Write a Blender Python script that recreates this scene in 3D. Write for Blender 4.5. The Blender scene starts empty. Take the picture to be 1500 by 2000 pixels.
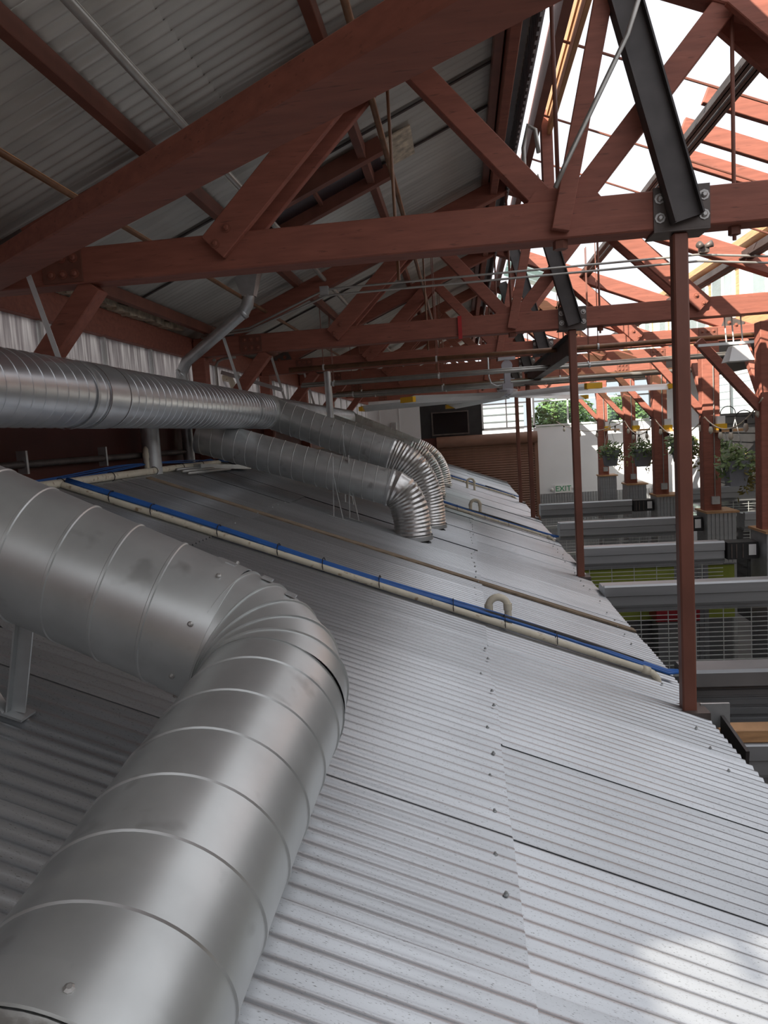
import bpy, math, random
from mathutils import Vector as V, Matrix
random.seed(7)
sc = bpy.context.scene
C = sc.collection
# ---------------------------------------------------------------- camera, sky, sun, exposure
F = 1414.35
YAW, PITCH, ROLL = 0.113332, 0.106457, -0.0646183
_f = V((-math.sin(YAW)*math.cos(PITCH), math.cos(YAW)*math.cos(PITCH), -math.sin(PITCH)))
_r0 = V((math.cos(YAW), math.sin(YAW), 0)); _u0 = _r0.cross(_f)
_r = _r0*math.cos(ROLL) + _u0*math.sin(ROLL); _u = -_r0*math.sin(ROLL) + _u0*math.cos(ROLL)
cd = bpy.data.cameras.new('camera'); cam = bpy.data.objects.new('camera', cd); C.objects.link(cam)
cd.sensor_fit = 'VERTICAL'; cd.sensor_height = 36.0; cd.lens = F*36.0/2000.0; cd.clip_start = .02; cd.clip_end = 500
m = Matrix((( _r.x, _u.x, -_f.x, 0), (_r.y, _u.y, -_f.y, 0), (_r.z, _u.z, -_f.z, 0), (0, 0, 0, 1)))
cam.matrix_world = m
sc.camera = cam
w = bpy.data.worlds.new('sky'); sc.world = w; w.use_nodes = True
bg = w.node_tree.nodes['Background']; bg.inputs[0].default_value = (.93, .945, 1.0, 1); bg.inputs[1].default_value = 1.6
sd = bpy.data.lights.new('sun', 'SUN'); sd.energy = 16.0; sd.angle = .009; sd.color = (1, .93, .82)
so = bpy.data.objects.new('sun', sd); C.objects.link(so); so.location = (-10, -14, 14)
so.rotation_euler = V((.55, .62, -.58)).to_track_quat('-Z', 'Y').to_euler()
sc.view_settings.view_transform = 'Standard'; sc.view_settings.look = 'None'
sc.view_settings.gamma = 1; sc.view_settings.use_curve_mapping = False
sc.view_settings.exposure = -0.35
sc.cycles.max_bounces = 10; sc.cycles.diffuse_bounces = 6; sc.cycles.glossy_bounces = 5; sc.cycles.transparent_max_bounces = 12

def ray(px, py): return _f + _r*((px-750)/F) - _u*((py-1000)/F)
def atY(px, py, y): d = ray(px, py); return d*(y/d.y)
def atX(px, py, x): d = ray(px, py); return d*(x/d.x)

# ---------------------------------------------------------------- materials
def mat(name, col, rough=.6, metal=0.0, var=.15, scale=6.0, stretch=(1, 1, 1), bump=0.0, dirt=None, dirt_amt=0.0, dirt_scale=40.0, rnd=0.0, spec=.5):
    M = bpy.data.materials.new(name); M.use_nodes = True
    nt = M.node_tree; N = nt.nodes; L = nt.links
    b = N['Principled BSDF']; b.inputs['Roughness'].default_value = rough; b.inputs['Metallic'].default_value = metal
    b.inputs['Specular IOR Level'].default_value = spec
    tc = N.new('ShaderNodeTexCoord'); mp = N.new('ShaderNodeMapping'); mp.inputs['Scale'].default_value = stretch
    L.new(tc.outputs['Object'], mp.inputs['Vector'])
    nz = N.new('ShaderNodeTexNoise'); nz.inputs['Scale'].default_value = scale; nz.inputs['Detail'].default_value = 5
    L.new(mp.outputs['Vector'], nz.inputs['Vector'])
    rp = N.new('ShaderNodeValToRGB')
    rp.color_ramp.elements[0].position = .3; rp.color_ramp.elements[1].position = .7
    rp.color_ramp.elements[0].color = tuple(c*(1-var) for c in col) + (1,)
    rp.color_ramp.elements[1].color = tuple(min(1, c*(1+var)) for c in col) + (1,)
    L.new(nz.outputs['Fac'], rp.inputs['Fac'])
    out = rp.outputs['Color']
    if dirt:
        n2 = N.new('ShaderNodeTexNoise'); n2.inputs['Scale'].default_value = dirt_scale; n2.inputs['Detail'].default_value = 3
        L.new(mp.outputs['Vector'], n2.inputs['Vector'])
        r2 = N.new('ShaderNodeValToRGB'); r2.color_ramp.elements[0].position = .62-.1*dirt_amt; r2.color_ramp.elements[1].position = .72
        L.new(n2.outputs['Fac'], r2.inputs['Fac'])
        mx = N.new('ShaderNodeMixRGB'); mx.inputs[2].default_value = dirt + (1,)
        L.new(r2.outputs['Color'], mx.inputs[0]); L.new(out, mx.inputs[1]); out = mx.outputs[0]
    if rnd:
        oi = N.new('ShaderNodeObjectInfo'); mr = N.new('ShaderNodeMapRange')
        mr.inputs[3].default_value = 1-rnd; mr.inputs[4].default_value = 1+rnd*.5
        L.new(oi.outputs['Random'], mr.inputs[0])
        mx = N.new('ShaderNodeMixRGB'); mx.blend_type = 'MULTIPLY'; mx.inputs[0].default_value = 1
        L.new(out, mx.inputs[1]); L.new(mr.outputs[0], mx.inputs[2]); out = mx.outputs[0]
    L.new(out, b.inputs['Base Color'])
    if bump:
        bp = N.new('ShaderNodeBump'); bp.inputs['Strength'].default_value = bump; bp.inputs['Distance'].default_value = .01
        L.new(nz.outputs['Fac'], bp.inputs['Height']); L.new(bp.outputs['Normal'], b.inputs['Normal'])
    return M
M = {}
M['red'] = mat('red_painted_timber', (.29, .098, .065), .65, 0, .16, 3.0, (1.2, 6, 9), .25, (.18, .065, .044), .0, 7)
M['redsteel'] = mat('red_oxide_steel', (.20, .075, .05), .5, 0, .2, 5, (1, 1, .4), .1)
M['darksteel'] = mat('dark_grey_steel', (.07, .062, .06), .5, .3, .3, 5, (1, 1, 1), .1)
M['plate'] = mat('steel_plate', (.12, .10, .09), .5, .4, .25, 8)
M['bolt'] = mat('galvanised_bolt', (.45, .44, .42), .45, .7, .1)
M['redbolt'] = mat('painted_bolt', (.24, .08, .05), .55, 0, .1)
M['lroof'] = mat('weathered_corrugated_steel', (.50, .515, .53), .30, .76, .10, 2.2, (.6, 5, 1), .0, (.12, .115, .105), -.05, 150, rnd=.12)
M['uroof'] = mat('grey_corrugated_ceiling', (.60, .60, .555), .45, .25, .12, 2, (.5, 4, 1), 0, rnd=.12)
M['duct'] = mat('galvanised_duct', (.60, .62, .61), .38, .7, .12, 5, (1, 1, 1), .0, (.42, .43, .42), .0, 7)
M['duct2'] = mat('bright_galvanised_duct', (.66, .68, .70), .30, .85, .07, 5, (1, 1, 1), .02)
M['foil'] = mat('foil_flex_duct', (.66, .65, .63), .30, .9, .15, 22, (1, 1, 1), .2)
M['galv'] = mat('galvanised_steel', (.55, .57, .57), .42, .7, .12, 9)
M['cream'] = mat('cream_pvc', (.72, .66, .52), .45, 0, .08, 12, (1, 1, 1), 0, (.36, .26, .15), .15, 20)
M['blue'] = mat('blue_cable', (.03, .13, .42), .4, 0, .1)
M['black'] = mat('black_rubber', (.02, .02, .022), .6, 0, .2)
M['brass'] = mat('brown_pipe', (.20, .10, .05), .45, .2, .25, 8)
M['conduit'] = mat('grey_conduit', (.42, .41, .38), .4, .6, .12, 8)
M['white'] = mat('white_painted_wall', (.74, .75, .76), .6, 0, .03, 1.5)
M['strap'] = mat('white_strap', (.72, .74, .73), .45, .3, .08)
M['wallred'] = mat('dark_red_wall', (.12, .035, .025), .6, 0, .2, 2)
M['brown'] = mat('brown_shutter', (.19, .095, .06), .55, 0, .1, 3)
M['wood'] = mat('bare_wood', (.52, .29, .14), .6, 0, .3, 4, (1, .5, 10), .2)
M['dkwood'] = mat('rough_eave_wood', (.30, .22, .14), .8, 0, .5, 8, (2, .6, 2), .6)
M['insul'] = mat('torn_insulation', (.58, .52, .40), .9, 0, .4, 14, (1, 1, 1), .8)
M['rust'] = mat('rusty_flashing', (.25, .19, .13), .8, 0, .45, 9, (1, 6, 1), .4)
M['shut'] = mat('grey_shutter_metal', (.42, .43, .44), .42, .6, .1, 3, (.3, 4, 4))
M['dkshut'] = mat('dark_slat_shutter', (.25, .255, .26), .45, .5, .12, 3)
M['rod'] = mat('grille_rod', (.72, .74, .72), .4, .6, .05)
M['conc'] = mat('concrete_floor', (.20, .19, .18), .7, 0, .2, 1.5)
M['green'] = mat('lime_green_board', (.36, .42, .07), .6, 0, .1)
M['redbox'] = mat('red_counter', (.36, .02, .03), .5, 0, .1)
M['dark'] = mat('black_siding', (.022, .021, .021), .6, 0, .3, 4)
M['pot'] = mat('grey_planter', (.26, .28, .31), .6, 0, .1)
M['leaf'] = mat('leaf', (.14, .21, .07), .5, 0, .6, 14)
M['leaf2'] = mat('yellowing_leaf', (.26, .22, .06), .5, 0, .6, 14)
M['tree'] = mat('tree_leaf', (.10, .17, .05), .6, 0, .6, 3)
M['yellow'] = mat('yellow_tip', (.85, .48, .02), .5, 0, .05)
M['blade'] = mat('fan_blade_aluminium', (.74, .74, .72), .4, .3, .04)
M['hub'] = mat('fan_hub_grey', (.55, .56, .60), .4, .5, .05)
M['siding'] = mat('white_siding', (.85, .86, .86), .6, 0, .03)
M['tag'] = mat('red_cloth_tag', (.45, .03, .03), .7, 0, .2)
M['screen'] = mat('black_screen', (.008, .008, .008), .12, 0, .1)
M['signgreen'] = mat('sign_green', (.03, .30, .13), .5, 0, .02)
M['paper'] = mat('white_label', (.82, .82, .80), .6, 0, .02)
M['bulb'] = mat('pale_bulb_glass', (.75, .70, .58), .2, 0, .05)
def mix_mat(name, col, kind, fac, rough=.05):
    m = bpy.data.materials.new(name); m.use_nodes = True; nt = m.node_tree; N = nt.nodes; L = nt.links
    N.remove(N['Principled BSDF']); o = N['Material Output']
    a = N.new('ShaderNodeBsdfTransparent' if kind == 'glass' else 'ShaderNodeBsdfTranslucent'); a.inputs[0].default_value = col
    b = N.new('ShaderNodeBsdfGlossy'); b.inputs['Roughness'].default_value = rough
    b.inputs[0].default_value = (.8, .8, .85, 1)
    x = N.new('ShaderNodeMixShader'); x.inputs[0].default_value = fac
    L.new(a.outputs[0], x.inputs[1]); L.new(b.outputs[0], x.inputs[2]); L.new(x.outputs[0], o.inputs[0])
    return m
M['glass'] = mix_mat('window_glass', (.9, .95, .95, 1), 'glass', .07)
M['poly'] = mix_mat('polycarbonate', (.3, .3, .32, 1), 'poly', .25, .35)
_n = M['poly'].node_tree; _t = _n.nodes.new('ShaderNodeTexCoord'); _m = _n.nodes.new('ShaderNodeMapping'); _m.inputs['Scale'].default_value = (1, 14, .7)
_z = _n.nodes.new('ShaderNodeTexNoise'); _z.inputs['Scale'].default_value = 2.2; _z.inputs['Detail'].default_value = 6; _r2 = _n.nodes.new('ShaderNodeValToRGB')
_r2.color_ramp.elements[0].position = .35; _r2.color_ramp.elements[0].color = (.16, .15, .16, 1); _r2.color_ramp.elements[1].position = .7; _r2.color_ramp.elements[1].color = (.46, .46, .47, 1)
_n.links.new(_t.outputs['Object'], _m.inputs[0]); _n.links.new(_m.outputs[0], _z.inputs['Vector']); _n.links.new(_z.outputs['Fac'], _r2.inputs[0])
_n.links.new(_r2.outputs[0], [x for x in _n.nodes if x.type == 'BSDF_TRANSLUCENT'][0].inputs[0])
M['frost'] = mix_mat('pale_green_glass', (.72, .86, .78, 1), 'glass', .35, .3)
M['tint'] = mix_mat('blue_rooflight', (.10, .15, .22, 1), 'poly', .3, .3)

# ---------------------------------------------------------------- mesh builder
class MB:
    def __init__(s): s.v = []; s.f = []
    def add(s, vs, fs):
        n = len(s.v); s.v += [V(p) for p in vs]; s.f += [tuple(i+n for i in f) for f in fs]; return s
    def box(s, x0, x1, y0, y1, z0, z1):
        return s.add([(x, y, z) for x in (x0, x1) for y in (y0, y1) for z in (z0, z1)],
                     [(0, 1, 3, 2), (4, 6, 7, 5), (0, 4, 5, 1), (2, 3, 7, 6), (0, 2, 6, 4), (1, 5, 7, 3)])
    def beam(s, p0, p1, wd, ht, up=(0, 0, 1)):
        p0, p1 = V(p0), V(p1); d = (p1-p0).normalized(); a = d.cross(V(up)).normalized()*(wd/2); b = a.cross(d).normalized()*(ht/2)
        vs = [p + sa*a + sb*b for p in (p0, p1) for sa in (-1, 1) for sb in (-1, 1)]
        return s.add(vs, [(0, 1, 3, 2), (4, 6, 7, 5), (0, 4, 5, 1), (2, 3, 7, 6), (0, 2, 6, 4), (1, 5, 7, 3)])
    def tube(s, path, r, n=8, cap=True):
        P = [V(p) for p in path]; R = r if isinstance(r, (list, tuple)) else [r]*len(P)
        t = next((q-P[0]).normalized() for q in P if (q-P[0]).length > 1e-6); a = t.orthogonal().normalized(); vs = []
        for i, p in enumerate(P):
            nx = next((q for q in P[i+1:] if (q-p).length > 1e-6), None); pv = next((q for q in P[:i][::-1] if (q-p).length > 1e-6), None)
            t2 = V((0, 0, 0))
            if nx is not None: t2 += (nx-p).normalized()
            if pv is not None: t2 += (p-pv).normalized()
            t2.normalize()
            q = t.rotation_difference(t2); a = (q @ a); a = (a - t2*a.dot(t2)).normalized(); b = t2.cross(a); t = t2
            vs += [p + R[i]*(a*math.cos(2*math.pi*k/n) + b*math.sin(2*math.pi*k/n)) for k in range(n)]
        fs = [(i*n+k, i*n+(k+1) % n, (i+1)*n+(k+1) % n, (i+1)*n+k) for i in range(len(P)-1) for k in range(n)]
        if cap: fs += [tuple(range(n))[::-1], tuple((len(P)-1)*n+k for k in range(n))]
        return s.add(vs, fs)
def mesh(mb, name, matname, smooth=False, off=V((0, 0, 0))):
    me = bpy.data.meshes.new(name); me.from_pydata([tuple(p-off) for p in mb.v], [], mb.f); me.update()
    me.materials.append(M[matname])
    if smooth:
        me.shade_smooth()
    return me
WL = {}
def wl(o): return WL.get(o.name, V((0, 0, 0)))
def part(name, mb, matname, parent=None, smooth=False, bevel=0, label=None, kind=None, ang=None):
    off = wl(parent) if parent else V((0, 0, 0))
    o = bpy.data.objects.new(name, mesh(mb, name, matname, smooth, off)); C.objects.link(o); o.parent = parent
    if parent: WL[o.name] = off
    if bevel:
        b = o.modifiers.new('bevel', 'BEVEL'); b.width = bevel; b.segments = 1; b.limit_method = 'ANGLE'
    if smooth and ang:
        o.data.set_sharp_from_angle(angle=ang)
    if label: o['label'] = label
    if kind: o['kind'] = kind
    return o
def tag(o, label, cat, group=None, kind=None):
    o['label'] = label; o['category'] = cat
    if group: o['group'] = group
    if kind: o['kind'] = kind
    return o
def thing(name, label, cat, loc=(0, 0, 0), group=None, kind=None):
    o = bpy.data.objects.new(name, None); C.objects.link(o); o.location = loc; WL[o.name] = V(loc); o.empty_display_size = .1
    return tag(o, label, cat, group, kind)
def struct(name, label, cat, loc=(0, 0, 0)): return thing(name, label, cat, loc, kind='structure')
def inst(name, me, parent, loc, rot=(0, 0, 0), scale=(1, 1, 1)):
    o = bpy.data.objects.new(name, me); C.objects.link(o); o.parent = parent
    o.location = V(loc) - (wl(parent) if parent else V((0, 0, 0))); o.rotation_euler = rot; o.scale = scale
    return o
def copy_tree(o, parent=None):
    c = o.copy(); C.objects.link(c); c.parent = parent
    for ch in list(o.children): copy_tree(ch, c)
    return c
def bolt_mesh(name, matname, r=.018, h=.014):
    return mesh(MB().tube([(0, 0, 0), (0, -h*.4, 0), (0, -h*.4, 0), (0, -h, 0), (0, -h*1.6, 0)], [r*1.7, r*1.7, r, r, r*.6], 8), name, matname)
BOLT = bolt_mesh('bolt', 'bolt'); RBOLT = bolt_mesh('bolt', 'redbolt')
def spiral(p0, p1, r, pitch=.115, n=32, rib=.006):
    """helical lock-seam tube from p0 to p1"""
    p0, p1 = V(p0), V(p1); d = p1-p0; Ln = d.length; d.normalize(); a = d.orthogonal().normalized(); b = d.cross(a)
    prof = [(0, 0), (.015, rib), (.065, rib), (.085, 0), (.55, 0)]
    K = int(Ln/pitch)+2; mb = MB(); rows = [(k, q) for k in range(-1, K) for q in prof]
    cols = n+1; vs = []
    for k, (fr, dr) in rows:
        for j in range(cols):
            s_ = max(0, min(Ln, pitch*(k+fr+j/n))); t = 2*math.pi*j/n
            vs.append(p0 + d*s_ + (r+dr)*(a*math.cos(t)+b*math.sin(t)))
    fs = [(i*cols+j, i*cols+j+1, (i+1)*cols+j+1, (i+1)*cols+j) for i in range(len(rows)-1) for j in range(n)]
    return mb.add(vs, fs)
def arc(c, e0, e1, r, a0, a1, n):
    c, e0, e1 = V(c), V(e0), V(e1)
    return [c + r*(e0*math.cos(a0+(a1-a0)*i/n) + e1*math.sin(a0+(a1-a0)*i/n)) for i in range(n+1)]
def ribbed(path, r, amp, per):
    """flex tube: resample the path, radius ripples"""
    P = [V(p) for p in path]; out = []; L = 0
    for i in range(len(P)-1):
        seg = (P[i+1]-P[i]).length; k = max(1, int(seg/per))
        out += [P[i].lerp(P[i+1], j/k) for j in range(k)]
    out.append(P[-1])
    return out, [r + (amp if i % 2 else -amp) + random.uniform(-.3, .3)*amp for i in range(len(out))]

FLOOR = -4.9
SL = .37                                       # slope of the low roof
def lz(x): return -1.879 - SL*(x-1.35)         # its surface
def uz(x): return 2.916 - .414*abs(x-.67)      # top of the truss rafters
XW, XR, YN, YF = -3.3, 6.5, -2.75, 26.0
YC = -1.40                                     # near edge of the high roof

# ---------------------------------------------------------------- setting: floor and walls
o = part('floor', MB().box(XW-.2, XR+.2, YN, YF+.2, FLOOR-.1, FLOOR), 'conc'); tag(o, 'grey concrete floor of the market hall', 'floor', kind='structure')
wL = struct('wall_left', 'dark red left wall behind the long duct', 'wall', (XW, 10, FLOOR))
part('wall_panel', MB().box(XW-.12, XW, YN, YF, FLOOR, .42), 'wallred', wL)
part('eave_beam', MB().box(XW-.1, XW+.03, YN, YF, 1.09, 1.34), 'red', wL, bevel=.006)
yy = YN
while yy < YF-.2:
    part('stud', MB().box(XW-.08, XW-.02, yy-.02, yy+.02, .42, 1.09), 'strap', wL); yy += 1.05
win = struct('window_1', 'strip of milky polycarbonate panes below the left eave', 'window', (XW, 10, .42))
yy = YN
pm = mesh(MB().box(-.012, .012, -.5, .5, -.335, .335), 'pane', 'poly')
while yy < YF-.1:
    inst('pane', pm, win, (XW-.06, yy+.52, .755)); yy += 1.05
part('sill', MB().box(XW-.02, XW+.05, YN, YF, .40, .44), 'redsteel', win)
# eave: rough lumber and torn insulation at the top of the left wall
o = part('trim_1', MB().box(XW+.0, XW+.14, 5.0, 8.6, 1.44, 1.56), 'dkwood'); tag(o, 'rough weathered wood blocking along the left eave', 'trim', kind='structure')
mb = MB(); yv = 5.0
while yv < 8.3:
    l = random.uniform(.12, .3); mb.beam((XW+.07, yv, 1.38+random.uniform(-.02, .02)), (XW+.07, yv+l, 1.38+random.uniform(-.02, .02)), random.uniform(.06, .12), random.uniform(.05, .1)); yv += l*.9
o = part('trim_2', mb, 'insul'); tag(o, 'torn cream insulation stuffed under the left eave', 'insulation', kind='structure')

wN = struct('wall_light_block', 'unseen wall added behind the camera to block light', 'wall', (1, -5, FLOOR))  # unseen wall, added to keep rear light from flooding the ceiling
part('wall_panel', MB().box(XW-.12, XR, -5.0, -4.85, FLOOR, 2.6), 'wallred', wN)
part('wall_panel', MB().box(XW-.12, XW, -4.85, YN, FLOOR, 1.0), 'wallred', wN)
part('floor_slab', MB().box(XW-.12, XR, -4.85, YN, FLOOR-.1, FLOOR), 'conc', wN)
# far wall
wF = struct('wall_far', 'white far end wall with ribbed metal wainscot', 'wall', (2, YF, FLOOR))
part('plaster', MB().box(2.5, XR, YF, YF+.15, -2.45, -.1), 'white', wF)
part('plaster', MB().box(-3.6, -1.45, YF, YF+.15, FLOOR, 1.3), 'white', wF)
for x in (-2.9, -2.2): part('batten', MB().box(x-.012, x+.012, YF-.02, YF, -.9, 1.3), 'strap', wF)
part('dark_panel', MB().box(-1.45, .72, YF, YF+.15, -.25, 1.35), 'dark', wF)
part('header', MB().box(-3.6, XR, YF, YF+.15, 1.35, 1.75), 'wallred', wF)
part('lower_wall', MB().box(-1.45, 2.5, YF+.02, YF+.15, FLOOR, -.25), 'wallred', wF)
mb = MB(); x = 2.5
while x < XR:
    mb.box(x, x+.045, YF-.03, YF+.1, FLOOR, -2.45); mb.box(x+.045, x+.09, YF-.005, YF+.1, FLOOR, -2.45); x += .09
part('wainscot', mb, 'shut', wF, kind='stuff')
for i, (x0, x1) in enumerate(((.72, 2.45), (2.5, 4.9), (4.98, XR))):
    wn = struct('window_%d' % (i+2), ('window above the brown shutter', 'window over the white wall with a tree outside', 'corner window at the end of the far wall')[i], 'window', (x0, YF, -.1))
    z0, z1 = -.08, 1.35
    part('frame', MB().box(x0, x1, YF-.03, YF+.05, z0, z0+.06).box(x0, x1, YF-.03, YF+.05, z1-.06, z1).box(x0, x0+.06, YF-.03, YF+.05, z0, z1).box(x1-.06, x1, YF-.03, YF+.05, z0, z1), 'strap', wn)
    xm = (x0+x1)/2
    part('mullion', MB().box(xm-.025, xm+.025, YF-.02, YF+.04, z0, z1), 'strap', wn)
    part('transom', MB().box(x0, x1, YF-.02, YF+.04, .78, .83), 'strap', wn)
    for a, b_ in ((x0, xm), (xm, x1)):
        for c_, d_ in ((z0, .8), (.8, z1)):
            part('pane', MB().box(a+.03, b_-.03, YF+.005, YF+.012, c_+.03, d_-.02), 'glass', wn)
# right wall
wR = struct('wall_right', 'dark sided right wall behind the hanging planters', 'wall', (XR, 14, FLOOR))
part('plaster', MB().box(XR, XR+.15, 20.5, YF, FLOOR, 1.3), 'white', wR)
zz = FLOOR
while zz < -.1:
    part('siding_board', MB().add([(XR+.1, 6, zz), (XR-.02, 6, zz), (XR+.02, 6, zz+.22), (XR+.1, 6, zz+.22), (XR+.1, 20.5, zz), (XR-.02, 20.5, zz), (XR+.02, 20.5, zz+.22), (XR+.1, 20.5, zz+.22)], [(0, 1, 2, 3), (4, 7, 6, 5), (1, 5, 6, 2), (0, 4, 5, 1), (2, 6, 7, 3)]), 'dark', wR); zz += .21
part('siding_top', MB().box(XR, XR+.12, 6, 16.5, -.1, 1.3), 'dark', wR)
part('wall_panel', MB().box(XR, XR+.12, -5, 6, FLOOR, 1.3), 'dark', wR)  # unseen stretch, added to cut light from the open right side
part('lintel', MB().box(XR, XR+.12, 16.5, 20.5, 1.0, 1.3), 'dark', wR)
wn = struct('window_5', 'window in the dark right wall with white siding beyond', 'window', (XR, 18.5, -.1))
part('frame', MB().box(XR-.03, XR+.05, 16.5, 20.5, -.1, -.03).box(XR-.03, XR+.05, 16.5, 20.5, .95, 1.02).box(XR-.03, XR+.05, 16.5, 16.58, -.1, 1.02).box(XR-.03, XR+.05, 20.42, 20.5, -.1, 1.02), 'dark', wn)
for a in (16.58, 18.5): part('pane', MB().box(XR, XR+.008, a, a+1.9, -.05, .97), 'glass', wn)
part('mullion', MB().box(XR-.02, XR+.04, 18.47, 18.53, -.05, .97), 'strap', wn)
part('shade_roof', MB().box(4.9, XR+.3, 7.0, YF, 1.32, 1.42), 'wallred', wR)  # dark slab added to darken the space behind the columns

# ---------------------------------------------------------------- the low corrugated roof
PIT, NP = .0682, 11
def corr(x0, x1, zf, amp=.011, pit=PIT, n=NP, seg=8, drop=0):
    """sheet along x with ridges running down-slope; local y from 0"""
    mb = MB(); k = n*seg; vs = []
    for x in (x0, x1):
        for i in range(k+1):
            vs.append((x, pit*i/seg, zf(x) + amp*math.cos(2*math.pi*i/seg)))
    return mb.add(vs, [(i, i+1, k+2+i, k+1+i) for i in range(k)])
lowroof = struct('roof_low', 'low corrugated steel roof of the stalls sloping to the right', 'roof', (0, 0, 0))
NS = 12
SH = [mesh(corr(-3.1, -1.9, lz, n=NS), 'roof_sheet', 'lroof', True), mesh(corr(-1.98, .1, lambda x: lz(x)-.004, n=NS), 'roof_sheet', 'lroof', True), mesh(corr(.02, 1.47, lambda x: lz(x)-.009, n=NS), 'roof_sheet', 'lroof', True)]
WS = PIT*NP
rows = []; y0 = 1.64-2*WS
SCR = mesh(MB().tube([(0, 0, 0), (0, 0, .004), (0, 0, .004), (0, 0, .012)], [.009, .009, .005, .004], 8), 'screw', 'galv')
while y0 < 25.4:
    for i, s_ in enumerate(SH):
        inst('roof_sheet', s_, lowroof, (random.uniform(-.012, .012), y0, .003*(len(rows) % 2)))
    if y0 < 12:
        for x in (-1.93, .06, 1.30):
            for q in (2, 6, 9):
                if random.random() < .8: inst('screw', SCR, lowroof, (x+random.uniform(-.03, .03), y0+PIT*q, lz(x)+.011))
    y0 += WS; rows.append(y0)
part('deck', MB().add([(-3.3, YN, lz(-3.3)-.05), (1.30, YN, lz(1.30)-.05), (1.30, 25.6, lz(1.3)-.05), (-3.3, 25.6, lz(-3.3)-.05), (-3.3, YN, lz(-3.3)-.12), (1.30, YN, lz(1.30)-.12), (1.30, 25.6, lz(1.3)-.12), (-3.3, 25.6, lz(-3.3)-.12)], [(0, 1, 2, 3), (4, 7, 6, 5), (1, 5, 6, 2), (0, 4, 5, 1), (3, 2, 6, 7), (0, 3, 7, 4)]), 'dkwood', lowroof)
part('stall_front', MB().box(1.16, 1.24, YN, 25.6, FLOOR, lz(1.24)-.12), 'dkshut', lowroof)
def strip(y, wd=.09, m='rust', h=.016):
    return MB().beam((-2.98, y, lz(-2.98)+.012), (1.46, y, lz(1.46)+.012), wd, h)
part('flashing', strip(6.6, .11), 'rust', lowroof)

# ---------------------------------------------------------------- the high roof
ceil = struct('ceiling', 'underside of the high corrugated main roof with purlins', 'roof', (0, 0, 0))
def uzr(x): return uz(x)+.12
US = [mesh(corr(-3.5, -1.4, uzr, .016, .0975, 8), 'roof_sheet', 'uroof', True), mesh(corr(-1.5, .52, lambda x: uzr(x)+.006, .016, .0975, 8), 'roof_sheet', 'uroof', True)]
y0 = YC
while y0 < 25.9:
    for s_ in US: inst('roof_sheet', s_, ceil, (0, y0, random.uniform(0, .004)))
    y0 += .778
shade_sheet = mesh(corr(-3.5, -2.62, uzr, .016, .0975, 8), 'roof_sheet', 'uroof', True)
for k in (1, 2): inst('roof_sheet', shade_sheet, ceil, (0, YC-.778*k, 0))  # out-of-view sheets added to block sun from the foreground duct
for x in (-3.05, -1.90, -.72, .42):
    part('purlin', MB().box(x-.035, x+.035, YC, YF, uz(x)-.01, uz(x)+.10), 'redsteel', ceil, bevel=.004)
for y in (6.2, 7.0, 9.9, 10.6, 12.8, 13.6):
    part('lap_joint', MB().beam((-3.4, y, uz(-3.4)+.10), (.5, y, uz(.5)+.10), .03, .012), 'darksteel', ceil)
# ridge opening: curb beams, sheet metal, planks
part('ridge_beam', MB().box(.47, .55, YC, YF, uz(.5)-.16, uz(.5)+.10), 'red', ceil, bevel=.006)
part('ridge_beam', MB().box(.80, .87, 3.2, YF, 2.72, 2.94), 'redsteel', ceil)
mb = MB(); y0 = YC
while y0 < YF: mb.box(.66, .69, y0, y0+.06, 2.7, 2.98).box(.675, .69, y0+.06, y0+.12, 2.7, 2.98); y0 += .12
part('curb_sheet', mb, 'shut', ceil, kind='stuff')
for i in range(4):
    part('plank', MB().box(.95+.012*(i % 2), .99+.012*(i % 2), 2.2, 7.45, 2.72+i*.085, 2.72+i*.085+.08), 'wood', ceil, bevel=.004)
part('post', MB().box(.90, 1.0, 7.35, 7.5, 2.2, 2.95), 'red', ceil)
part('sun_block_cap', MB().add([(.44, YC, uzr(.44)+.03), (.72, YC, 2.99), (.72, YF, 2.99), (.44, YF, uzr(.44)+.03), (.44, YC, uzr(.44)+.04), (.72, YC, 3.0), (.72, YF, 3.0), (.44, YF, uzr(.44)+.04)], [(0, 3, 2, 1), (4, 5, 6, 7), (0, 1, 5, 4), (1, 2, 6, 5), (3, 7, 6, 2), (0, 4, 7, 3)]), 'shut', ceil)  # opaque plate added over the curb gap to stop sun glare
# roof hatch with blue rooflight
h = struct('window_6', 'blue tinted rooflight strip framed in red boards in the main roof', 'rooflight', (-1.2, 6.8, 2.3))
for y, nm in ((6.42, 0), (7.05, 1)): part('frame_board', MB().beam((-1.75, y, uz(-1.75)+.03), (-.55, y, uz(-.55)+.03), .09, .13), 'redsteel', h)
part('pane', MB().beam((-1.7, 6.73, uz(-1.7)+.075), (-.6, 6.73, uz(-.6)+.075), .58, .01), 'tint', h)
part('divider', MB().beam((-1.2, 6.42, uz(-1.2)+.05), (-1.2, 7.05, uz(-1.2)+.05), .03, .04), 'redsteel', h)
part('rusty_patch', MB().beam((-.52, 6.75, uz(-.52)+.07), (-.30, 6.75, uz(-.30)+.07), .62, .012), 'insul', h)

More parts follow.
